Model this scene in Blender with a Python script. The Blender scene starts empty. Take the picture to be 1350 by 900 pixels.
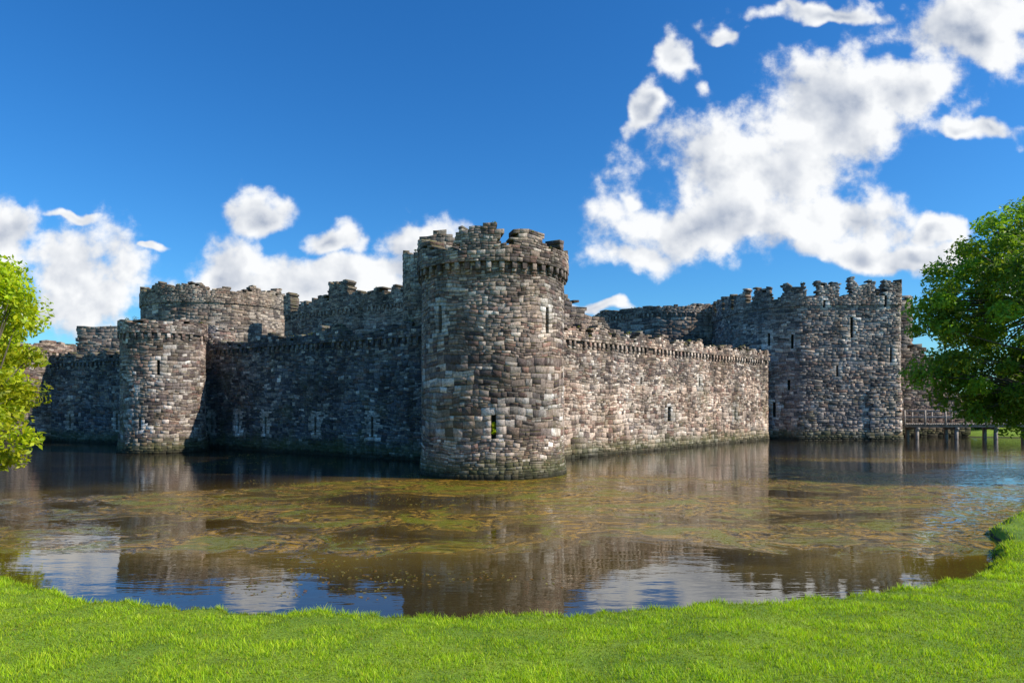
import bpy, math, random
import numpy as np
from mathutils import Vector, noise as mn

scene = bpy.context.scene
scene.view_settings.view_transform = 'Standard'
scene.view_settings.look = 'None'
scene.view_settings.exposure = 0
R = random.Random(7)
NR = np.random.default_rng(11)

# ------------------------------------------------------------------ helpers
def link(o, parent=None):
    scene.collection.objects.link(o)
    if parent: o.parent = parent
    return o

def empty(name, loc=(0,0,0)):
    e = bpy.data.objects.new(name, None); e.empty_display_size = 0.5
    link(e); return e

def mesh_np(name, V, F, mats, col=None, parent=None, smooth=False):
    V = np.asarray(V, dtype=np.float32); F = np.asarray(F, dtype=np.int32)
    k = F.shape[1]
    me = bpy.data.meshes.new(name)
    me.vertices.add(len(V)); me.vertices.foreach_set('co', V.ravel())
    me.loops.add(F.size); me.loops.foreach_set('vertex_index', F.ravel())
    me.polygons.add(len(F))
    me.polygons.foreach_set('loop_start', np.arange(0, F.size, k, dtype=np.int32))
    me.polygons.foreach_set('loop_total', np.full(len(F), k, dtype=np.int32))
    me.update(calc_edges=True)
    if col is not None:
        a = me.color_attributes.new('Col', 'FLOAT_COLOR', 'POINT')
        c = np.ones((len(V), 4), dtype=np.float32); c[:, :3] = col
        a.data.foreach_set('color', c.ravel())
    if smooth:
        me.polygons.foreach_set('use_smooth', np.ones(len(F), dtype=bool))
    me.materials.append(mats)
    return link(bpy.data.objects.new(name, me), parent)

class NT:
    def __init__(s, tree):
        s.t = tree; s.t.nodes.clear()
    def n(s, typ, ins=None, **kw):
        nd = s.t.nodes.new(typ)
        for k, v in kw.items(): setattr(nd, k, v)
        for k, v in (ins or {}).items():
            if isinstance(v, bpy.types.NodeSocket): s.t.links.new(v, nd.inputs[k])
            else: nd.inputs[k].default_value = v
        return nd
    def m(s, op, a, b=0.0, c=None, clamp=False):
        i = {0: a, 1: b}
        if c is not None: i[2] = c
        return s.n('ShaderNodeMath', i, operation=op, use_clamp=clamp).outputs[0]
    def mix(s, f, a, b, blend='MIX'):
        nd = s.t.nodes.new('ShaderNodeMix'); nd.data_type = 'RGBA'; nd.blend_type = blend
        for k, v in ((0, f), (6, a), (7, b)):
            if isinstance(v, bpy.types.NodeSocket): s.t.links.new(v, nd.inputs[k])
            else: nd.inputs[k].default_value = v if k == 0 else (tuple(v) + (1,))[:4]
        return nd.outputs[2]
    def sm(s, v, a, b, lo=0.0, hi=1.0):
        nd = s.n('ShaderNodeMapRange', {0: v, 1: a, 2: b, 3: lo, 4: hi}, interpolation_type='SMOOTHSTEP')
        return nd.outputs[0]
    def noise(s, vec, scale, detail=4, rough=.55, out=0):
        return s.n('ShaderNodeTexNoise', {'Vector': vec, 'Scale': scale, 'Detail': detail, 'Roughness': rough}).outputs[out]

def newmat(name):
    m = bpy.data.materials.new(name); m.use_nodes = True
    return m, NT(m.node_tree)

# ------------------------------------------------------------------ materials
def stone_material():
    m, T = newmat('castle_stone')
    col = T.n('ShaderNodeAttribute', attribute_name='Col').outputs['Color']
    geo = T.n('ShaderNodeNewGeometry')
    pos = geo.outputs['Position']
    sp = T.n('ShaderNodeSeparateXYZ', {0: pos}).outputs
    nz = T.n('ShaderNodeSeparateXYZ', {0: geo.outputs['Normal']}).outputs[2]
    fine = T.sm(T.noise(pos, 9, 4, .75), .28, .72, .55, 1.4)
    c = T.mix(1.0, col, T.n('ShaderNodeCombineColor', {0: fine, 1: fine, 2: fine}).outputs[0], 'MULTIPLY')
    tint = T.sm(T.noise(pos, .35, 3, .6), .4, .62)
    c = T.mix(1.0, c, T.mix(tint, (1.0, .97, .96), (1.12, .98, .90)), 'MULTIPLY')
    stv = T.n('ShaderNodeVectorMath', {0: pos, 1: (1.0, 1.0, .2)}, operation='MULTIPLY').outputs[0]
    st = T.sm(T.noise(stv, .9, 4, .65), .50, .68)
    c = T.mix(T.m('MULTIPLY', st, .62), c, (.058, .048, .044))
    md = T.noise(pos, 2.3, 4, .7)
    c = T.mix(T.m('MULTIPLY', T.sm(md, .6, .7), .45), c, (.50, .46, .39))
    c = T.mix(T.m('MULTIPLY', T.sm(md, .43, .33), .6), c, (.07, .058, .05))
    al = T.m('MULTIPLY', T.sm(T.noise(pos, .55, 4, .65), .52, .70), T.sm(sp[2], 8, 0, .15, .5))
    c = T.mix(al, c, (.14, .13, .05))
    mo = T.m('MULTIPLY', T.sm(nz, .35, .8), T.sm(md, .38, .52))
    c = T.mix(T.m('MULTIPLY', mo, .85), c, (.21, .20, .045))
    dz = T.m('ADD', sp[2], T.m('MULTIPLY', md, -.9))
    c = T.mix(T.sm(dz, -.1, .8, .6, 0), c, (.085, .10, .028))
    c = T.mix(T.sm(dz, -.35, -.05, .8, 0), c, (.025, .024, .016))
    bump = T.n('ShaderNodeBump', {'Strength': .8, 'Distance': .035, 'Height': T.noise(pos, 13, 5, .75)}).outputs[0]
    b = T.n('ShaderNodeBsdfPrincipled', {'Base Color': c, 'Roughness': .9, 'Specular IOR Level': .2, 'Normal': bump})
    T.n('ShaderNodeOutputMaterial', {0: b.outputs[0]})
    return m
STONE = stone_material()

def core_material():
    m, T = newmat('rubble_core')
    pos = T.n('ShaderNodeNewGeometry').outputs['Position']
    c = T.mix(T.noise(pos, 3, 4, .7), (.03, .028, .024), (.14, .13, .09))
    b = T.n('ShaderNodeBsdfPrincipled', {'Base Color': c, 'Roughness': .95})
    T.n('ShaderNodeOutputMaterial', {0: b.outputs[0]})
    return m
CORE = core_material()

def leaf_material(name, trans=.4):
    m, T = newmat(name)
    col = T.n('ShaderNodeAttribute', attribute_name='Col').outputs['Color']
    b = T.n('ShaderNodeBsdfPrincipled', {'Base Color': col, 'Roughness': .5, 'Specular IOR Level': .3})
    t = T.n('ShaderNodeBsdfTranslucent', {0: T.mix(1.0, col, (1.35, 1.4, .5), 'MULTIPLY')})
    x = T.n('ShaderNodeMixShader', {0: trans, 1: b.outputs[0], 2: t.outputs[0]})
    T.n('ShaderNodeOutputMaterial', {0: x.outputs[0]})
    return m
LEAF = leaf_material('leaf', .45)
BLADE = leaf_material('grass_blade', .4)

def simple(name, c1, c2, scale, rough=.9, stretch=(1, 1, 1), bump=.3):
    m, T = newmat(name)
    pos = T.n('ShaderNodeNewGeometry').outputs['Position']
    v = T.n('ShaderNodeVectorMath', {0: pos, 1: stretch}, operation='MULTIPLY').outputs[0]
    n = T.noise(v, scale, 4, .65)
    bp = T.n('ShaderNodeBump', {'Strength': bump, 'Distance': .02, 'Height': n}).outputs[0]
    b = T.n('ShaderNodeBsdfPrincipled', {'Base Color': T.mix(T.sm(n, .3, .7), c1, c2), 'Roughness': rough, 'Normal': bp})
    T.n('ShaderNodeOutputMaterial', {0: b.outputs[0]})
    return m
BARK = simple('bark', (.05, .04, .03), (.16, .13, .1), 6, stretch=(2, 2, .4), bump=.8)
WOOD = simple('weathered_timber', (.24, .19, .15), (.48, .41, .34), 5, stretch=(1, 4, 4))

# ------------------------------------------------------------------ terrain + moat
MOAT = np.array([(-80,62),(-60,46),(-35,38.5),(-23,27.8),(-17.5,20.8),(-13,15.3),(-8.9,11.9),(-6.8,10.6),(-4.7,10.0),(-3,9.7),(-.8,9.54),
 (1.95,9.95),(3.7,10.25),(5.75,10.8),(7.7,11.6),(8.9,12.5),(9.8,13.7),(11.1,15.6),(12.7,17.6),(16.0,20.6),(21,24.9),(27,31),(35,40.5),(46,55),(46.5,61),(42,62.5),(42,90),(-80,90)], float)
def sdist(x, y):
    """positive on land, negative in the moat"""
    x = np.asarray(x, float); y = np.asarray(y, float)
    d = np.full(x.shape, 1e9); ins = np.zeros(x.shape, bool)
    n = len(MOAT)
    for i in range(n):
        ax, ay = MOAT[i]; bx, by = MOAT[(i+1) % n]
        ex, ey = bx-ax, by-ay
        t = np.clip(((x-ax)*ex+(y-ay)*ey)/(ex*ex+ey*ey), 0, 1)
        d = np.minimum(d, np.hypot(x-ax-t*ex, y-ay-t*ey))
        c = ((ay > y) != (by > y)) & (x < (bx-ax)*(y-ay)/((by-ay) if by != ay else 1e-9)+ax)
        ins ^= c
    return np.where(ins, -d, d)
def wob(x, y):
    return .10*np.sin(1.7*x+.6*y)*np.cos(1.1*y-.7*x)+.06*np.sin(4.3*x+1.2)+.05*np.sin(7.9*x-2.1*y)+.03*np.sin(17*x+3*y)
def height(x, y):
    s = sdist(x, y) + wob(x, y)
    land = .20 + .115*np.clip(s, 0, 10) + .02*np.sin(x*1.3+y*.5)*np.clip(s, 0, 1)+.015*np.sin(3.1*x-2.3*y)*np.clip(s, 0, 1)
    t = np.clip((s+.3)/.45, 0, 1); t = t*t*(3-2*t)
    bed = np.clip(-.15+.25*s, -1.0, -.1)
    return bed*(1-t)+land*t

def axis(lo, hi, fine_lo, fine_hi, step):
    a = list(np.arange(fine_lo, fine_hi+1e-6, step))
    s = step; v = fine_hi
    while v < hi:
        s *= 1.25; v += s; a.append(v)
    s = step; v = fine_lo
    while v > lo:
        s *= 1.25; v -= s; a.insert(0, v)
    return np.array(a)
xs = axis(-1800, 1800, -14, 18, .12); ys = axis(-600, 2500, 2, 22, .12)
xs = np.unique(np.concatenate([xs, np.arange(-70, 60, .8)])); ys = np.unique(np.concatenate([ys, np.arange(20, 96, .8)]))
X, Y = np.meshgrid(xs, ys)
Z = height(X, Y)
V = np.stack([X.ravel(), Y.ravel(), Z.ravel()], 1)
nx, ny = len(xs), len(ys)
I = np.arange(nx*ny).reshape(ny, nx)
F = np.stack([I[:-1, :-1].ravel(), I[:-1, 1:].ravel(), I[1:, 1:].ravel(), I[1:, :-1].ravel()], 1)
def ground_material():
    m, T = newmat('grass_ground')
    geo = T.n('ShaderNodeNewGeometry'); pos = geo.outputs['Position']
    z = T.n('ShaderNodeSeparateXYZ', {0: pos}).outputs[2]
    n1 = T.noise(pos, .9, 3, .6); n2 = T.noise(pos, 25, 3, .7)
    g = T.mix(T.sm(n1, .35, .65), (.18, .32, .012), (.30, .44, .02))
    g = T.mix(T.sm(n2, .3, .7), T.mix(.6, g, (.04, .07, .006)), g)
    mud = T.sm(z, .02, .10, 1, 0)
    g = T.mix(mud, g, (.05, .04, .02))
    b = T.n('ShaderNodeBsdfPrincipled', {'Base Color': g, 'Roughness': .95, 'Normal': T.n('ShaderNodeBump', {'Strength': .5, 'Distance': .03, 'Height': n2}).outputs[0]})
    T.n('ShaderNodeOutputMaterial', {0: b.outputs[0]})
    return m
mesh_np('ground', V, F, ground_material(), smooth=True)

def water_material():
    m, T = newmat('moat_water')
    pos = T.n('ShaderNodeNewGeometry').outputs['Position']
    sp = T.n('ShaderNodeSeparateXYZ', {0: pos}).outputs
    warp = T.noise(pos, .35, 3, .5, out=1)
    pw = T.n('ShaderNodeVectorMath', {0: warp, 1: (4.5, 2.6, 0), 2: pos}, operation='MULTIPLY_ADD').outputs[0]
    big = T.noise(T.n('ShaderNodeVectorMath', {0: pw, 1: (.14, .24, 1)}, operation='MULTIPLY').outputs[0], 1.0, 3, .5)
    fib = T.noise(T.n('ShaderNodeVectorMath', {0: pw, 1: (1.1, 2.0, 1)}, operation='MULTIPLY').outputs[0], 1.0, 7, .74)
    belt = T.m('MULTIPLY', T.sm(sp[1], 11.5, 15.5), T.sm(sp[1], 28, 46, 1, 0))
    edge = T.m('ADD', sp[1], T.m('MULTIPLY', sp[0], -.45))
    belt = T.m('MULTIPLY', belt, T.sm(edge, 29, 34, 1, 0))
    e = T.m('ADD', big, T.m('MULTIPLY', fib, .9))
    e = T.m('ADD', e, T.m('MULTIPLY', T.m('SUBTRACT', belt, 1.0), .6))
    weed = T.sm(e, .86, .98)
    deep = T.mix(T.sm(big, .35, .65), (.07, .042, .007), (.24, .155, .022))
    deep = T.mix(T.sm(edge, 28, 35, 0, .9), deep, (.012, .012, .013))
    deep = T.mix(T.sm(sp[1], 15.5, 11, 0, .8), deep, (.018, .014, .008))
    wc = T.mix(T.sm(T.noise(pw, 3.4, 5, .78), .42, .62), (.035, .022, .004), (.56, .31, .035))
    wc = T.mix(T.sm(T.noise(pw, .8, 3, .6), .46, .62), wc, (.20, .19, .010))
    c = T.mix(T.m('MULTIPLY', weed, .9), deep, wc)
    emerg = T.m('MULTIPLY', weed, T.sm(T.noise(pw, 5.5, 5, .75), .46, .58))
    rough = T.m('MULTIPLY_ADD', emerg, .5, .015)
    rv = T.n('ShaderNodeVectorMath', {0: pos, 1: (.7, 1.8, 1)}, operation='MULTIPLY').outputs[0]
    h = T.m('ADD', T.m('MULTIPLY', T.noise(rv, 1.2, 2, .5), .7), T.m('MULTIPLY', T.noise(rv, 6, 2, .5), .14))
    h = T.m('ADD', h, T.m('MULTIPLY', emerg, .45))
    ruf = T.m('MULTIPLY_ADD', T.sm(sp[1], 14, 45), .22, .09)
    bp = T.n('ShaderNodeBump', {'Strength': ruf, 'Distance': .08, 'Height': h}).outputs[0]
    ior = T.m('SUBTRACT', T.sm(sp[1], 11, 18, 2.1, 1.55), T.m('MULTIPLY', weed, .14))
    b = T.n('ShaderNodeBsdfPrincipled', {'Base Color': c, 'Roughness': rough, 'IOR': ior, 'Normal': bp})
    T.n('ShaderNodeOutputMaterial', {0: b.outputs[0]})
    return m
mesh_np('moat_water', [(-85,5,0),(58,5,0),(58,95,0),(-85,95,0)], [(0,1,2,3)], water_material())

# ------------------------------------------------------------------ stone builder
PAL = {
 'tower': [(28,(.235,.20,.18)),(22,(.32,.26,.215)),(20,(.13,.105,.098)),(13,(.40,.335,.28)),(6,(.56,.50,.44)),(11,(.255,.172,.145))],
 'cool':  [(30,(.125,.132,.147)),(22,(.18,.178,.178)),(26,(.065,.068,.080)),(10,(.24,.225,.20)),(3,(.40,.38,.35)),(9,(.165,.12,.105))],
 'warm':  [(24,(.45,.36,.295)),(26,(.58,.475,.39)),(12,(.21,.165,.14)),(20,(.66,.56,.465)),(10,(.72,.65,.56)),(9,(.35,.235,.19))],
 'gate':  [(28,(.27,.245,.235)),(26,(.36,.315,.285)),(18,(.145,.135,.135)),(14,(.44,.39,.345)),(4,(.56,.51,.46)),(11,(.29,.21,.18))],
 'pale':  [(30,(.50,.455,.40)),(30,(.60,.555,.50)),(20,(.36,.325,.285)),(16,(.70,.67,.62))],
 'red':   [(30,(.20,.145,.12)),(26,(.28,.205,.17)),(24,(.12,.10,.085)),(20,(.32,.265,.22))],
 'inner': [(30,(.28,.24,.205)),(26,(.38,.32,.26)),(22,(.145,.125,.115)),(14,(.47,.41,.335)),(9,(.28,.205,.165))],
}
def pick(p):
    L = PAL[p]; t = R.uniform(0, sum(w for w, _ in L))
    for w, c in L:
        t -= w
        if t <= 0: break
    k = R.uniform(.76, 1.25)
    return [v*k for v in c]

def circle(cx, cy, r, n=96):
    return [(cx+r*math.cos(math.pi/2+2*math.pi*i/n), cy+r*math.sin(math.pi/2+2*math.pi*i/n)) for i in range(n)]
def circ_u(r, deg):
    return r*math.radians((deg-90) % 360)
def chaikin(P, k=2, q=.25):
    for _ in range(k):
        Q = []
        for i in range(len(P)):
            a = P[i]; b = P[(i+1) % len(P)]
            Q += [(a[0]*(1-q)+b[0]*q, a[1]*(1-q)+b[1]*q), (a[0]*q+b[0]*(1-q), a[1]*q+b[1]*(1-q))]
        P = Q
    return P

class Path:
    def __init__(s, pts, closed):
        P = np.array(pts, float)
        if closed: P = np.vstack([P, P[:1]])
        d = np.diff(P, axis=0); L = np.hypot(d[:, 0], d[:, 1])
        s.u = np.concatenate([[0], np.cumsum(L)]); s.P = P; s.L = s.u[-1]
        sn = np.stack([d[:, 1]/L, -d[:, 0]/L], 1)
        N = np.zeros_like(P); N[:-1] += sn; N[1:] += sn
        if closed: N[0] += sn[-1]; N[-1] = N[0]
        s.N = N/np.linalg.norm(N, axis=1, keepdims=True)
    def at(s, u, off):
        x = np.interp(u, s.u, s.P[:, 0]); y = np.interp(u, s.u, s.P[:, 1])
        nx_ = np.interp(u, s.u, s.N[:, 0]); ny_ = np.interp(u, s.u, s.N[:, 1])
        return x+nx_*off, y+ny_*off

MOSSPTS = []
def masonry(name, pts, closed, z0, ztop, zmax, core_top, style, parent, hc=(.1,.25), wc=(.18,.5), t=.4,
            openings=(), off=None, zpar=None, parz=.2, corbel=True, pale=None, pal2=None, core_depth=1.3, seed=0, hs=None):
    path = Path(pts, closed)
    C = []
    offf = off or (lambda u, z: 0.0)
    z = z0
    while z < zmax:
        nearpar = zpar is not None and z >= zpar-.001
        h = R.uniform(*hc)*(hs(z) if hs else 1)
        if nearpar: h = min(h, R.uniform(.10, .2))
        if zpar is not None and z < zpar and z+h > zpar-.08: h = zpar-z
        zc = z+h/2
        ops = sorted([(o[0]-o[3]/2, o[0]+o[3]/2) for o in openings if o[1] <= zc <= o[2]])
        spans = []; cur = 0.0; flagL = False
        for a, b in ops:
            spans.append((cur, a, flagL, True)); cur = b; flagL = True
        spans.append((cur, path.L, flagL, False))
        lint = [o for o in openings if 0 <= zc-o[2] < .3 or 0 <= o[1]-zc < .22]
        for a, b, fl, fr in spans:
            u = a
            if b-a < .1: continue
            while u < b-1e-4:
                w = R.uniform(*wc)*(.55+2.4*h)
                if R.random() < .08: w *= 1.6
                if nearpar: w = min(w, .38)
                if b-u-w < .14: w = b-u
                uc = u+w/2
                if zc < ztop(uc) and not (ztop(uc)-zc < .22 and R.random() < .22):
                    st = style
                    if pal2 and R.random() < pal2(uc, zc)[1]: st = pal2(uc, zc)[0]
                    dressed = (fl and u == a) or (fr and u+w >= b-1e-4) or any(abs(uc-o[0]) < .42 for o in lint)
                    if dressed: st = 'pale'
                    if pale and R.random() < pale(uc, zc): st = 'pale'
                    o_ = offf(uc, zc) + (parz if nearpar else 0)
                    tt = t+(parz+.1 if nearpar else 0)
                    q = mn.noise(Vector((uc*.4+seed, zc*.5, seed*1.7)))+.5*mn.noise(Vector((uc*1.4+seed, zc*1.6, seed*2.7)))
                    k = 1+.6*q
                    if ztop(uc)-zc < .3 and R.random() < .12:
                        MOSSPTS.append((path, uc, min(z+h, ztop(uc)+h*.5), o_))
                    if h > .15 and R.random() < .38 and not dressed:
                        s_ = h*R.uniform(.35, .65)
                        if w > .35 and R.random() < .5:
                            m_ = u+w*R.uniform(.35, .65)
                            C.append((u, m_, z, z+s_, o_, tt, [v*k for v in pick(st)]))
                            C.append((m_, u+w, z, z+s_, o_, tt, [v*k for v in pick(st)]))
                        else: C.append((u, u+w, z, z+s_, o_, tt, [v*k for v in pick(st)]))
                        C.append((u, u+w, z+s_, z+h, o_, tt, [v*k for v in pick(st)]))
                    else:
                        C.append((u, u+w, z, z+h, o_, tt, [v*k for v in pick(st)]))
                u += w
        z += h
    if zpar is not None and corbel:
        u = .1
        while u < path.L-.3:
            o_ = offf(u, zpar)
            if ztop(u) > zpar and R.random() < .93:
                C.append((u, u+.2, zpar-.28, zpar-.005, o_+parz*.85, parz+.1, pick(style)))
                C.append((u+.01, u+.19, zpar-.40, zpar-.28, o_+parz*.4, parz*.6+.1, pick(style)))
            u += R.uniform(.42, .52)
    n = len(C)
    A = np.array([c[:6] for c in C]); col = np.array([c[6] for c in C])
    u0, u1, za, zb, o_, tt = A.T
    U = np.stack([u0, u1, u1, u0], 1); ZZ = np.stack([za, za, zb, zb], 1)
    w = (u1-u0)[:, None]; hh = (zb-za)[:, None]
    prot = NR.uniform(.002, .034, (n, 1)) + NR.uniform(-.006, .01, (n, 4))
    insu = np.minimum(NR.uniform(.003, .028, (n, 4)), w*.2); insz = np.minimum(NR.uniform(.003, .022, (n, 4)), hh*.2)
    Uf = U + insu*np.array([1, -1, -1, 1]); Zf = ZZ + insz*np.array([1, 1, -1, -1])
    out = np.zeros((n, 12, 3))
    def warp(uu, zz):
        env = np.clip((zz-.1)/.8, 0, 1)
        if zpar is not None: env = env*np.clip(np.abs(zz-zpar)/.6, 0, 1)
        return zz + env*(.055*np.sin(uu*1.1+zz*.7+seed)+.04*np.sin(uu*2.7-zz*1.9+seed*2)+.02*np.sin(uu*6.1+zz*3.1))
    for k, (uu, zz, oo) in enumerate(((U, ZZ, o_[:, None]-tt[:, None]), (U, ZZ, o_[:, None]+0*U), (Uf, Zf, o_[:, None]+prot))):
        x, y = path.at(uu, oo)
        out[:, k*4:k*4+4, 0] = x; out[:, k*4:k*4+4, 1] = y; out[:, k*4:k*4+4, 2] = warp(uu, zz)
    fq = [(8,9,10,11)] + [(4+i, 4+(i+1) % 4, 8+(i+1) % 4, 8+i) for i in range(4)] + [(i, (i+1) % 4, 4+(i+1) % 4, 4+i) for i in range(4)] + [(3,2,1,0)]
    Fs = (np.arange(n)[:, None, None]*12 + np.array(fq)[None]).reshape(-1, 4)
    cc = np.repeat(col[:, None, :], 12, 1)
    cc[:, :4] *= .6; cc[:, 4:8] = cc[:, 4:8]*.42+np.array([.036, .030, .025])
    ob = mesh_np(name, out.reshape(-1, 3), Fs, STONE, cc.reshape(-1, 3), parent)
    us = np.linspace(0, path.L, 120 if closed else 40)
    if closed:
        us = us[:-1]; x, y = path.at(us, -t+.03); m_ = len(us)
        Vc = [(a, b, -1.2) for a, b in zip(x, y)]+[(a, b, core_top) for a, b in zip(x, y)]
        Fc = [(i, (i+1) % m_, m_+(i+1) % m_, m_+i) for i in range(m_)]+[tuple(range(m_, 2*m_))]
    else:
        x, y = path.at(us, -t+.03); x2, y2 = path.at(us, -t-core_depth); m_ = len(us)
        Vc = [(a, b, -1.2) for a, b in zip(x, y)]+[(a, b, core_top) for a, b in zip(x, y)]+[(a, b, core_top) for a, b in zip(x2, y2)]+[(a, b, -1.2) for a, b in zip(x2, y2)]
        Fc = []
        for i in range(m_-1):
            for k in range(3): Fc.append((k*m_+i, k*m_+i+1, (k+1)*m_+i+1, (k+1)*m_+i))
        Fc += [(0, m_, 2*m_, 3*m_), (m_-1, 4*m_-1, 3*m_-1, 2*m_-1)]
    me = bpy.data.meshes.new(name+'_core'); me.from_pydata(Vc, [], Fc); me.materials.append(CORE)
    link(bpy.data.objects.new(name+'_core', me), parent)
    return ob, n

castle = empty('castle')
def N1(u, s, seed): return mn.noise(Vector((u*s, seed, .3)))
def rag(u, seed): return .24*N1(u, 1.3, seed)+.20*N1(u, 3.7, seed+.5)
tot = 0
# --- corner tower
CX, CY, CR = -.87, 31.2, 3.22
def tz(u):
    a = (math.degrees(u/CR)+90) % 360 - 360
    z = 9.72+rag(u, 3)*1.3
    if -114 < a < -84: z = 10.45+rag(u, 5)*.6
    elif -74 < a < -48: z = 10.15+rag(u, 6)*.7
    elif -30 < a < -5: z = 9.95+rag(u, 2)
    elif -165 < a < -138: z = 10.05+rag(u, 2)
    elif -230 < a < -200 or 20 < a < 60: z = 10.2
    return z
_, n = masonry('corner_tower', circle(CX, CY, CR), True, -.4, tz, 10.8, 9.0, 'tower', castle, hc=(.09,.25),
    openings=[(circ_u(CR,-132),6.1,7.15,.18),(circ_u(CR,-43),6.1,7.2,.2),(circ_u(CR,-88),1.65,2.75,.2)],
    off=lambda u, z: .12*max(0, 1.0-z)/1.0, zpar=8.95, parz=.2, hs=lambda z: 1.5 if 1.5 < z < 4.8 else .85,
    pale=lambda u, z: (.42 if 1.2 < z < 4.9 else .12 if z < 6 else .03)*(1.0 if mn.noise(Vector((u*.8, z*.9, 4))) > -.05 else .15), seed=1); tot += n
_, n = masonry('corner_tower_rear', [( -4.0,37.5),(-4.0,31.5)], False, -.4, lambda u: 9.6+.2*N1(u,1,9), 9.9, 8.9, 'tower', castle, seed=2, core_depth=5.6, hc=(.15,.3)); tot += n
_, n = masonry('corner_tower_flank', [(2.25,31.5),(2.25,37.5)], False, -.4, lambda u: 9.6+.2*N1(u,1,12), 9.9, 8.9, 'tower', castle, seed=2, core_depth=.4, hc=(.15,.3)); tot += n
def tz2(u):
    a = (math.degrees(u/2.05)+90) % 360 - 360
    return 11.5+rag(u, 8)*1.3 + (.9 if -115 < a < -60 else 0) + (.5 if -60 <= a < 0 else 0)
_, n = masonry('stair_turret', circle(-4.15, 39.0, 2.05, 64), True, 6, tz2, 13.2, 10.9, 'inner', castle, seed=3, t=.35); tot += n
# --- left curtain
LW = [(-23.5,49.25),(-1.5,34.8)]
llen = math.hypot(22, 14.45)
def lu(x): return (x+23.5)/22*llen
slits = [(lu(x), 1.15, 2.35, .17) for x in (-20.9,-18.4,-16.0,-12.0,-8.0)]
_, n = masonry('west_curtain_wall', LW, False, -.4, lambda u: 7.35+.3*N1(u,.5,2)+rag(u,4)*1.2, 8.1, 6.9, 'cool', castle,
    hc=(.09,.24), openings=slits, zpar=6.75, parz=.13,
    pale=lambda u, z: .85 if any(abs(u-s[0]) < .5 for s in slits) and .9 < z < 2.65 else .03, seed=5); tot += n
# --- right curtain
RW = [(-.6,34.7),(21.8,58.1)]
rlen = math.hypot(22.4, 23.4)
def ru(x): return (x+.6)/22.4*rlen
def rz(u):
    z = 7.5+rag(u, 7)
    if (u % 2.3) < .5: z -= .25
    return z
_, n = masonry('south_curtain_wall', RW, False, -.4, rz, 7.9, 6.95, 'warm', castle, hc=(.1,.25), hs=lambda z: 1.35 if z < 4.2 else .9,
    openings=[(ru(10.7),2.0,2.8,.42),(ru(8.3),4.4,4.8,.16),(ru(13.6),4.2,4.9,.16),(ru(17.5),1.9,2.9,.16)], zpar=6.7, parz=.15,
    pal2=lambda u, z: ('tower', .75 if z > 4.5+1.4*mn.noise(Vector((u*.25, 0, 1))) else .12),
    off=lambda u, z: .1*max(0, .9-z), seed=6); tot += n
# --- gatehouse: canted faces with tight corners
GP = chaikin([(20.6,72),(20.6,62.4),(22.0,59.2),(24.6,57.5),(32.9,56.9),(33.1,72)], 2, .06)
gpath = Path(GP, True)
def gu(x):
    us = np.linspace(0, gpath.L, 900); px, py = gpath.at(us, 0)
    k = np.argmin(np.abs(px-x)+np.where(py > 61, 50, 0)); return float(us[k])
gb0, gb1 = gu(29.9), gu(32.75)
def gz(u):
    p = (u+.4) % 2.75
    z = 13.1+rag(u, 3)*1.0 if p < 1.85 else 12.05+rag(u, 3)
    if p < .4 or 1.5 < p < 1.85: z += .3
    return z
_, n = masonry('gatehouse_tower', GP, True, -.4, gz, 13.9, 11.9, 'gate', castle, hc=(.14,.32), wc=(.22,.6), t=.5,
    openings=[(gu(23.8),7.6,9.0,.2),(gu(28.5),8.6,10.2,.24),(gu(23.6),4.2,5.1,.2),(gu(31.6),6.6,7.6,.16),(gu(31.2),11.2,12.1,.2),(gu(22.2),8.0,9.2,.2),(gu(26.2),11.0,11.7,.18),(gu(22.6),1.9,3.2,.24),(gu(27.3),5.4,6.3,.16)],
    off=lambda u, z: (.1 if (gb0 < u < gb1 and z < 4.3) else 0) + .12*max(0, 1-z), zpar=11.3, parz=.08, corbel=False,
    pal2=lambda u, z: ('warm', .6 if (gb0-.3 < u < gb1+.4 and z < 4.4) else .12), seed=7); tot += n
_, n = masonry('gate_rear_tower', [(33.4,75),(33.4,66.5),(38.6,66.2),(39.4,67),(39.4,75)], True, -.4, lambda u: 13.1+(.5 if u % 1.9 < 1.1 else -.2)+.1*N1(u,2,1), 13.9, 12.4, 'gate', castle, hc=(.2,.38), wc=(.3,.7),
    openings=[(8.5+3.0,7.5,9.0,.5)], seed=8); tot += n
_, n = masonry('dock_spur_wall', [(33.3,63.2),(42.6,63.4)], False, -.4, lambda u: 8.3-max(0, (u-4.6))*1.0+.35*N1(u,1.4,1)-(.0 if u < 7.5 else .8), 8.9, 2.6, 'red', castle, hc=(.16,.34), wc=(.25,.7), t=1.0,
    openings=[(1.6,1.2,3.4,1.2)], seed=9); tot += n
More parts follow.
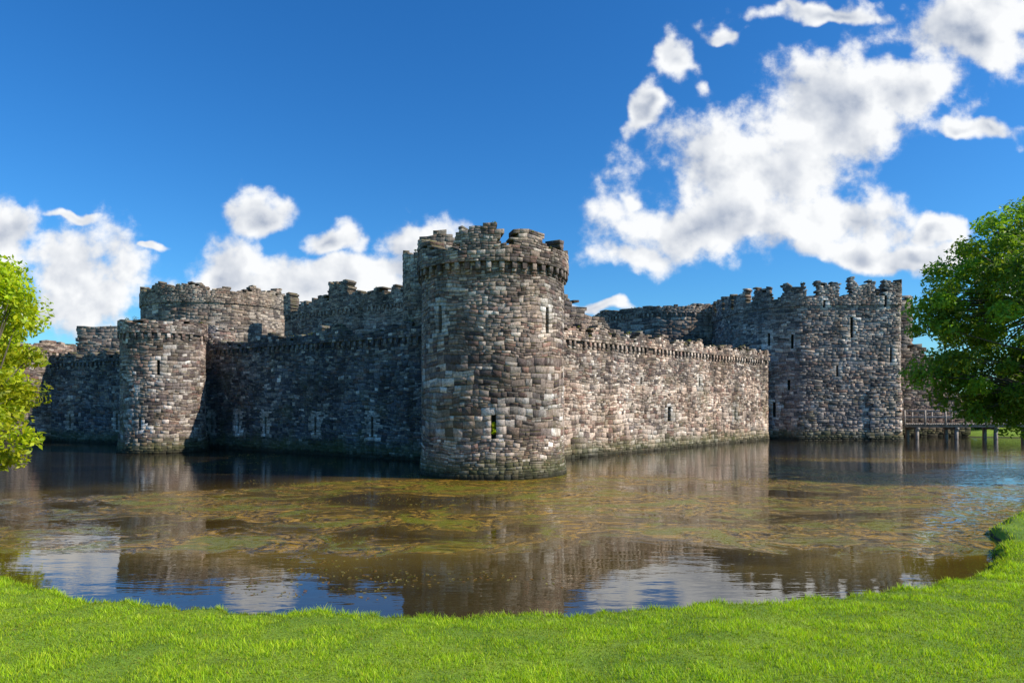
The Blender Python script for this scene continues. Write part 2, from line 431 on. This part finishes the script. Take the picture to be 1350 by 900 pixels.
# --- left mural tower
MX, MY, MR = -22.9, 44.9, 2.5
_, n = masonry('mural_tower', circle(MX, MY, MR, 80), True, -.4, lambda u: 8.35+rag(u,3)*.6, 8.8, 8.0, 'tower', castle, hc=(.12,.28), wc=(.2,.5),
    openings=[(circ_u(MR,-70),4.9,5.8,.16),(circ_u(MR,-95),1.3,2.3,.14)], off=lambda u, z: .2*max(0, 1.6-z)/1.6, zpar=7.5, parz=.13,
    pale=lambda u, z: .3 if 1.0 < z < 5 else .1, seed=10); tot += n
_, n = masonry('mural_stair', circle(-20.9, 48.65, 1.1, 40), True, 5.5, lambda u: 8.35+rag(u,3), 8.9, 7.6, 'tower', castle, seed=11); tot += n
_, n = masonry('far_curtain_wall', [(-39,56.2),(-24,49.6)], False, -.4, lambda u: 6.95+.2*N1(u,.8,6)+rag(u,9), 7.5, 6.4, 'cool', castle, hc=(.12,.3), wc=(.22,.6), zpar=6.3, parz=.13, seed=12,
    openings=[(4.0,1.2,2.3,.2),(9.5,1.2,2.3,.2)]); tot += n
_, n = masonry('far_mural_tower', circle(-40.2, 57, 3.1, 64), True, -.4, lambda u: 8.0+.3*N1(u,1.2,6), 8.7, 7.4, 'tower', castle, hc=(.16,.32), wc=(.28,.7), zpar=7.2, parz=.13, seed=13); tot += n
# --- inner ward
def iz(u): return 13.7+.5*N1(u,.35,2)+(.35 if u % 3.1 < 1.4 else 0)+rag(u,2)*1.6
_, n = masonry('inner_drum_tower', circle(-30, 70, 7.1, 120), True, 5, iz, 15.1, 12.2, 'inner', castle, hc=(.15,.34), wc=(.25,.7), t=.6, seed=14,
    openings=[(circ_u(7.1,-118),8.6,9.8,.3),(circ_u(7.1,-70),8.9,10.0,.3)], zpar=12.4, parz=.1, corbel=False); tot += n
def iwz(u):
    z = 12.6+.5*N1(u,.7,4)+rag(u,4)*2
    if u < .9: z = 13.4
    if 6.3 < u < 8.7: z = 13.8+rag(u, 1)*1.2
    if 1.0 < u < 2.2: z = 11.7
    return z
_, n = masonry('inner_curtain_wall', [(-21.5,64.5),(-6,54)], False, 5, iwz, 14.4, 10.8, 'inner', castle, hc=(.15,.32), wc=(.22,.65), t=.8, seed=15, zpar=11.3, parz=.1); tot += n
_, n = masonry('inner_far_tower', [(-51.2,88),(-51.2,80),(-44,80),(-44,88)], True, 5, lambda u: 12.2+rag(u,3)*1.5, 12.8, 11.4, 'inner', castle, hc=(.2,.4), wc=(.3,.9), seed=16); tot += n
_, n = masonry('inner_ruined_wall', [(1.5,43),(9.5,48)], False, 5, lambda u: 10.4-.42*max(0,u-1.5)+.3*N1(u,1.5,3)+rag(u,5), 11, 6.5, 'tower', castle, hc=(.12,.3), wc=(.22,.6), t=1.0, seed=17); tot += n
_, n = masonry('inner_chapel_drum', circle(17.7, 78, 8.3, 120), True, 5, lambda u: 13.1+.12*N1(u,.8,3), 13.6, 12.7, 'inner', castle, hc=(.2,.36), wc=(.3,.8), t=.6, zpar=12.3, parz=.12, seed=18); tot += n
print('stones', tot)

def leaves(centers, rad, count, size, base, jit, flat=1.0):
    k = len(centers); idx = NR.integers(0, k, count)
    d = NR.normal(size=(count, 3)); d /= np.linalg.norm(d, axis=1, keepdims=True)
    rr = NR.uniform(0, 1, count)**.45
    P = centers[idx] + d*(rad[idx]*rr)[:, None]*np.array([1, 1, flat])
    nrm = NR.normal(size=(count, 3))*.8 + d*.7 + np.array([0, 0, .5])
    nrm /= np.linalg.norm(nrm, axis=1, keepdims=True)
    a = np.cross(nrm, NR.normal(size=(count, 3))); a /= np.linalg.norm(a, axis=1, keepdims=True)
    b = np.cross(nrm, a)
    s = (size*NR.uniform(.6, 1.3, count))[:, None]
    Vv = np.stack([P-a*s, P-b*s*.45+nrm*s*.12, P+a*s, P+b*s*.45+nrm*s*.12], 1).reshape(-1, 3)
    Ff = np.arange(count*4).reshape(-1, 4)
    ck = NR.uniform(.55, 1.35, k)
    cl = np.asarray(base)[None]*ck[idx][:, None]*NR.uniform(.7, 1.3, (count, 1)) + NR.uniform(0, 1, (count, 1))*np.asarray(jit)[None]
    return Vv, Ff, np.repeat(cl, 4, 0)
vv, ff, cc = leaves(np.array([[-.75,28.05,2.0],[-.75,28.08,2.25]]), np.array([.13,.12]), 160, .07, (.5,.65,.02), (.2,.1,0))
mesh_np('wall_fern', vv, ff, LEAF, cc, castle)
mp = []
for pth, u, z, o in MOSSPTS:
    x, y = pth.at(u, o-R.uniform(0, .3)); mp.append((float(x), float(y), z+.02))
mp = np.array(mp)
vv, ff, cc = leaves(mp, NR.uniform(.05, .2, len(mp)), len(mp)*22, .05, (.16,.18,.03), (.18,.13,.03), flat=.6)
mesh_np('wall_top_plants', vv, ff, LEAF, cc, castle)

# ------------------------------------------------------------------ trees
def tube(path, radii, sides=8):
    Vs = []; Fs = []
    for i, (p, r) in enumerate(zip(path, radii)):
        p = Vector(p); q = Vector(path[min(i+1, len(path)-1)]); o = Vector(path[max(i-1, 0)])
        d = (q-o).normalized(); a = d.cross(Vector((.3, 1, .1))).normalized(); b = d.cross(a)
        for k in range(sides):
            t = 2*math.pi*k/sides
            Vs.append(tuple(p+(a*math.cos(t)+b*math.sin(t))*r*(1+.08*math.sin(3*t+i))))
    for i in range(len(path)-1):
        for k in range(sides):
            Fs.append((i*sides+k, i*sides+(k+1) % sides, (i+1)*sides+(k+1) % sides, (i+1)*sides+k))
    return Vs, Fs
def tree(name, root, fork_z, ells, nclump, nleaf, size, base, jit, tr=.38, cr=(.55, 1.1)):
    e = empty(name)
    cen = []; rad = []
    wts = [a[3]*a[4]*a[5] for a in ells]
    while len(cen) < nclump:
        E = R.choices(ells, wts)[0]
        d = Vector((R.gauss(0, 1), R.gauss(0, 1), R.gauss(0, 1))).normalized()
        r = R.uniform(.15, 1)**.33
        p = (E[0]+d.x*E[3]*r, E[1]+d.y*E[4]*r, E[2]+d.z*E[5]*r)
        if mn.noise(Vector(p)*.45) < -.26: continue
        cen.append(p); rad.append(R.uniform(*cr))
    Vs = []; Fs = []
    def add(path, radii, s=8):
        v, f = tube(path, radii, s); o = len(Vs); Vs.extend(v); Fs.extend([tuple(i+o for i in q) for q in f])
    rx, ry, rz_ = root
    top = (rx+R.uniform(-.3,.3), ry, fork_z)
    add([(rx, ry, rz_-.3), (rx, ry, rz_+.2), (rx+.05, ry, (rz_+fork_z)/2), top], [tr*1.5, tr*1.1, tr*.9, tr*.75], 12)
    hubs = []
    for i in range(9):
        c = Vector(R.choice(cen)); t0 = Vector(top)
        end = t0.lerp(c, R.uniform(.55, .75)); mid = t0.lerp(end, .5)+Vector((R.uniform(-.4,.4), R.uniform(-.4,.4), R.uniform(.2,.8)))
        add([tuple(t0), tuple(mid), tuple(end)], [tr*.5, tr*.33, tr*.18]); hubs += [mid, end]
    for c in cen:
        c = Vector(c); h = min(hubs, key=lambda q: (q-c).length)
        m = h.lerp(c, .5)+Vector((R.uniform(-.25,.25), R.uniform(-.25,.25), R.uniform(-.1,.3)))
        add([tuple(h), tuple(m), tuple(c)], [tr*.13, tr*.08, tr*.03], 5)
    mesh_np('trunk_and_limbs', Vs, Fs, BARK, None, e, True)
    v, f, c = leaves(np.array(cen), np.array(rad), nleaf, size, base, jit, flat=.75)
    mesh_np('foliage', v, f, LEAF, c, e)
    return e
tree('deciduous_tree', (28.2,29.2,.4), 3.2, [(25.2,30,7.0,6.8,5.5,5.3),(22.6,30,5.0,4.4,4,2.7),(27,30,3.7,5.0,5,2.9)], 480, 115000, .115, (.13,.27,.03), (.17,.14,.01), .42, (.45,1.0))
tree('deciduous_tree', (-20.3,20.3,.4), 2.3, [(-19.2,20.5,5.4,4.6,4,3.1),(-17.7,20.3,2.2,3.3,3,1.3),(-19.5,21,3.6,4,4,2.8)], 320, 72000, .10, (.30,.42,.02), (.28,.18,.0), .36, (.42,.8))

cen = []; rad = []
for i in range(260):
    x = R.uniform(40, 150); y = 105+R.uniform(-6, 14); hgt = 4.0+2.2*mn.noise(Vector((x*.12, 0, 5)))
    cen.append((x, y, R.uniform(.8, hgt))); rad.append(R.uniform(1.0, 1.9))
for i in range(90):
    x = R.uniform(43.5, 64); y = 66+R.uniform(-1, 4)
    cen.append((x, y, R.uniform(.6, 3.0+mn.noise(Vector((x*.4, 0, 5)))))); rad.append(R.uniform(.7, 1.2))
for i in range(120):
    x = R.uniform(-140, -60); y = 90+R.uniform(-6, 14)
    cen.append((x, y, R.uniform(.8, 6))); rad.append(R.uniform(1.2, 2))
v, f, c = leaves(np.array(cen), np.array(rad), 50000, .26, (.09,.16,.03), (.05,.05,.0))
mesh_np('distant_trees', v, f, LEAF, c)

# ------------------------------------------------------------------ footbridge
fb = empty('footbridge')
def boxes(name, L, mat, parent):
    Vs = []; Fs = []
    for (cx, cy, cz, sx, sy, sz) in L:
        o = len(Vs); j = lambda: R.uniform(-.008, .008)
        for dx in (-1, 1):
            for dy in (-1, 1):
                for dz in (-1, 1): Vs.append((cx+dx*sx/2+j(), cy+dy*sy/2+j(), cz+dz*sz/2+j()))
        Fs += [tuple(o+i for i in q) for q in ((0,1,3,2),(4,6,7,5),(0,4,5,1),(2,3,7,6),(0,2,6,4),(1,5,7,3))]
    mesh_np(name, Vs, Fs, mat, None, parent)
x0, x1, by = 33.3, 47.8, 59.4
boxes('deck_planks', [(x0+.1+i*.2, by, 1.3+R.uniform(-.01,.01), .18, 2.0, .07) for i in range(int((x1-x0)/.2))], WOOD, fb)
boxes('bearers', [((x0+x1)/2, by+s, 1.14, x1-x0, .16, .24) for s in (-.75, .75)], WOOD, fb)
boxes('posts', [(x0+.3+i*1.75, by+s, 1.85, .14, .14, 1.3) for i in range(9) for s in (-.95, .95)], WOOD, fb)
boxes('rails', [((x0+x1)/2, by+s*1.03, z, x1-x0, .08, .14) for s in (-.95, .95) for z in (2.42, 1.9)], WOOD, fb)
boxes('piles', [(x0+1.5+i*3.4, by+s, .2, .24, .24, 1.7) for i in range(5) for s in (-.7, .7)], WOOD, fb)
boxes('cross_beams', [(x0+1.5+i*3.4, by, .92, .2, 1.9, .2) for i in range(5)], WOOD, fb)

# ------------------------------------------------------------------ grass blades
def scatter(n, xr, yr):
    return NR.uniform(*xr, n), NR.uniform(*yr, n)
gx = []; gy = []
x, y = scatter(640000, (-9.5, 12.5), (4.3, 14.5)); s = sdist(x, y)+wob(x, y)
k = (s > -.12) & (np.abs(x) < y*.80+.4) & (NR.uniform(0, 1, len(x)) < np.clip(1.25-.06*y, .4, 1)); gx.append(x[k]); gy.append(y[k])
x, y = scatter(280000, (-28, 34), (11, 36)); s = sdist(x, y)+wob(x, y)
k = (s > -.12) & (s < 2.5) & (np.abs(x) < y*.9+2); gx.append(x[k]); gy.append(y[k])
gx = np.concatenate(gx); gy = np.concatenate(gy); n = len(gx); gz_ = height(gx, gy)
sd = sdist(gx, gy)+wob(gx, gy)
pn = np.array([mn.noise(Vector((a_*1.6, b_*1.6, 3)))+.6*mn.noise(Vector((a_*5, b_*5, 8))) for a_, b_ in zip(gx, gy)])
clump = np.clip(.5+1.1*pn, 0, 1)
hgt = NR.uniform(.02, .052, n)*(.5+.95*clump)*np.where(sd < .2, 1.5, 1)*(1+.03*np.clip(gy-9, 0, 30))
wid = NR.uniform(.0035, .0075, n)*(1+.07*np.clip(gy-8, 0, 30))
a = NR.uniform(0, 2*math.pi, n); la = NR.uniform(0, 2*math.pi, n); lean = hgt*NR.uniform(.2, 1.2, n)
B = np.zeros((n, 3, 3))
B[:, 0] = np.stack([gx-np.cos(a)*wid, gy-np.sin(a)*wid, gz_-.01], 1)
B[:, 1] = np.stack([gx+np.cos(a)*wid, gy+np.sin(a)*wid, gz_-.01], 1)
B[:, 2] = np.stack([gx+np.cos(la)*lean, gy+np.sin(la)*lean, gz_+hgt], 1)
cb = np.array([.47, .70, .02])[None]*NR.uniform(.45, 1.3, (n, 1))*(.6+.58*clump[:, None]) + NR.uniform(0, 1, (n, 1))**3*np.array([.28, .12, .03])
cb = np.clip(cb, 0, .9)
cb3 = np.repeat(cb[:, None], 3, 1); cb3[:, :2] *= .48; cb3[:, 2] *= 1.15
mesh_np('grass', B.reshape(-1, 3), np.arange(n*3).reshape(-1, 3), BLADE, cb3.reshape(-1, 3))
print('blades', n)

def flat_leaves(name, x, y, z, size, pal):
    n = len(x); a = NR.uniform(0, 6.28, n); s = size*NR.uniform(.5, 1.3, n)
    ca, sa = np.cos(a)*s, np.sin(a)*s
    t = NR.uniform(0, .25, n)*s
    Vv = np.stack([np.stack([x-ca, y-sa, z], 1), np.stack([x+sa*.5, y-ca*.5, z+t], 1), np.stack([x+ca, y+sa, z], 1), np.stack([x-sa*.5, y+ca*.5, z+t], 1)], 1).reshape(-1, 3)
    c = np.asarray(pal)[NR.integers(0, len(pal), n)]*NR.uniform(.6, 1.2, (n, 1))
    mesh_np(name, Vv, np.arange(n*4).reshape(-1, 4), LEAF, np.repeat(c, 4, 0))
x, y = scatter(60000, (-20, 34), (11, 42))
dn = np.array([mn.noise(Vector((a_*.16, b_*.3, 2))) + .6*mn.noise(Vector((a_*.9, b_*1.4, 7))) for a_, b_ in zip(x, y)])
k = (dn > .36) & (sdist(x, y) < -.4) & (x > -.6*y+2)
flat_leaves('floating_leaves', x[k], y[k], np.full(k.sum(), .006), .04, [(.4,.26,.08),(.33,.17,.05),(.45,.38,.15),(.24,.22,.05)])
x, y = scatter(260, (-9, 11), (5, 13)); k = sdist(x, y) > .2; x, y = x[k], y[k]
flat_leaves('fallen_leaves', x, y, height(x, y)+.035, .022, [(.25,.12,.04),(.35,.25,.07),(.15,.07,.03)])

# ------------------------------------------------------------------ light
sx, sy = .975, -.22; el = math.radians(37)
hv = Vector((sx, sy, 0)).normalized(); sdir = Vector((hv.x*math.cos(el), hv.y*math.cos(el), math.sin(el)))
sun = bpy.data.lights.new('sun', 'SUN'); sun.energy = 5.0; sun.angle = math.radians(.5); sun.color = (1, .91, .78)
so = link(bpy.data.objects.new('sun', sun)); so.rotation_euler = sdir.to_track_quat('Z', 'Y').to_euler()

w = bpy.data.worlds.new('World'); scene.world = w; w.use_nodes = True
T = NT(w.node_tree)
sky = T.n('ShaderNodeTexSky', sky_type='NISHITA', sun_disc=False)
sky.sun_elevation = el; sky.sun_rotation = math.atan2(hv.x, hv.y); sky.altitude = 0; sky.air_density = 1.0; sky.dust_density = .6; sky.ozone_density = 2.5
skc = T.n('ShaderNodeHueSaturation', {'Saturation': 1.3, 'Value': 1.0, 'Color': sky.outputs[0]}).outputs[0]
skc = T.mix(1.0, skc, (.45, .84, 1.10), 'MULTIPLY')
g = T.n('ShaderNodeTexCoord').outputs['Generated']
gs = T.n('ShaderNodeSeparateXYZ', {0: g}).outputs
yy = T.m('MAXIMUM', gs[1], .03)
uu = T.m('DIVIDE', gs[0], yy); vv_ = T.m('DIVIDE', gs[2], yy)
p = T.n('ShaderNodeCombineXYZ', {0: uu, 1: vv_, 2: 0.0}).outputs[0]
wn = T.noise(p, 8, 3, .55, out=1)
pw = T.n('ShaderNodeVectorMath', {0: wn, 1: (.15, .12, 0), 2: T.n('ShaderNodeVectorMath', {0: p, 1: (-.075, -.06, 0)}).outputs[0]}, operation='MULTIPLY_ADD').outputs[0]
CL = [(.36,.33,.16,.075),(.27,.26,.12,.05),(.20,.22,.08,.025),(.46,.41,.12,.07),(.57,.46,.09,.045),(.68,.53,.12,.05),(.78,.57,.11,.045),(.36,.25,.08,.035),
 (.49,.27,.08,.045),(.55,.22,.14,.025),(.63,.265,.05,.018),(.68,.395,.06,.016),(.205,.44,.018,.03),(.245,.505,.018,.028),(.31,.55,.035,.012),(.46,.575,.09,.015),(.19,.31,.012,.02),
 (-.63,.19,.085,.08),(-.75,.24,.05,.05),(-.655,.285,.03,.008),(-.36,.28,.05,.03),(-.42,.20,.055,.045),(-.32,.16,.09,.04),(-.25,.235,.03,.025),(-.14,.22,.055,.045),(-.20,.18,.09,.03),(-.53,.22,.02,.007),(-.72,.13,.08,.02),(.11,.13,.04,.01),(.76,.2,.07,.025)]
field = None
for (cx, cy, rx, ry) in CL:
    d = T.n('ShaderNodeVectorMath', {0: pw, 1: (1/rx, 1/ry, 0), 2: (-cx/rx, -cy/ry, 0)}, operation='MULTIPLY_ADD').outputs[0]
    l = T.n('ShaderNodeVectorMath', {0: d}, operation='LENGTH').outputs['Value']
    v = T.m('SUBTRACT', 1.15, l)
    field = v if field is None else T.m('SMOOTH_MAX', field, v, .3)
n1 = T.noise(p, 11, 9, .58)
n1s = T.noise(p, 11, 4, .5)
p2 = T.n('ShaderNodeVectorMath', {0: p, 1: (.022, .024, 0)}).outputs[0]
n2s = T.noise(p2, 11, 4, .5)
dens = T.m('ADD', field, T.m('MULTIPLY', T.m('SUBTRACT', n1, .46), 3.2))
alpha = T.m('MULTIPLY', T.sm(dens, -.15, .6), T.sm(dens, -.3, .3))
relief = T.m('MULTIPLY', T.m('SUBTRACT', n1s, n2s), 2.3)
relief = T.m('ADD', relief, T.m('MULTIPLY', T.m('SUBTRACT', n1, n1s), 1.0))
core = T.sm(dens, .6, 1.5)
big = T.sm(T.noise(p, 7, 2, .5), .43, .58)
shade = T.m('SUBTRACT', T.m('ADD', .86, relief), T.m('MULTIPLY', T.m('MULTIPLY', core, big), .68), clamp=True)
cc = T.mix(shade, (1.6, 2.1, 3.1), (6.5, 6.6, 6.7))
final = T.mix(alpha, skc, cc)
bg = T.n('ShaderNodeBackground', {0: final, 1: .15})
T.n('ShaderNodeOutputWorld', {0: bg.outputs[0]})
w.cycles.sampling_method = 'MANUAL'; w.cycles.sample_map_resolution = 512

# ------------------------------------------------------------------ camera
cam = bpy.data.cameras.new('camera'); cam.lens = 24; cam.sensor_width = 36; cam.shift_y = .059; cam.clip_end = 6000
co = link(bpy.data.objects.new('camera', cam)); co.location = (0, 0, 3.2); co.rotation_euler = (math.radians(90), 0, 0)
scene.camera = co
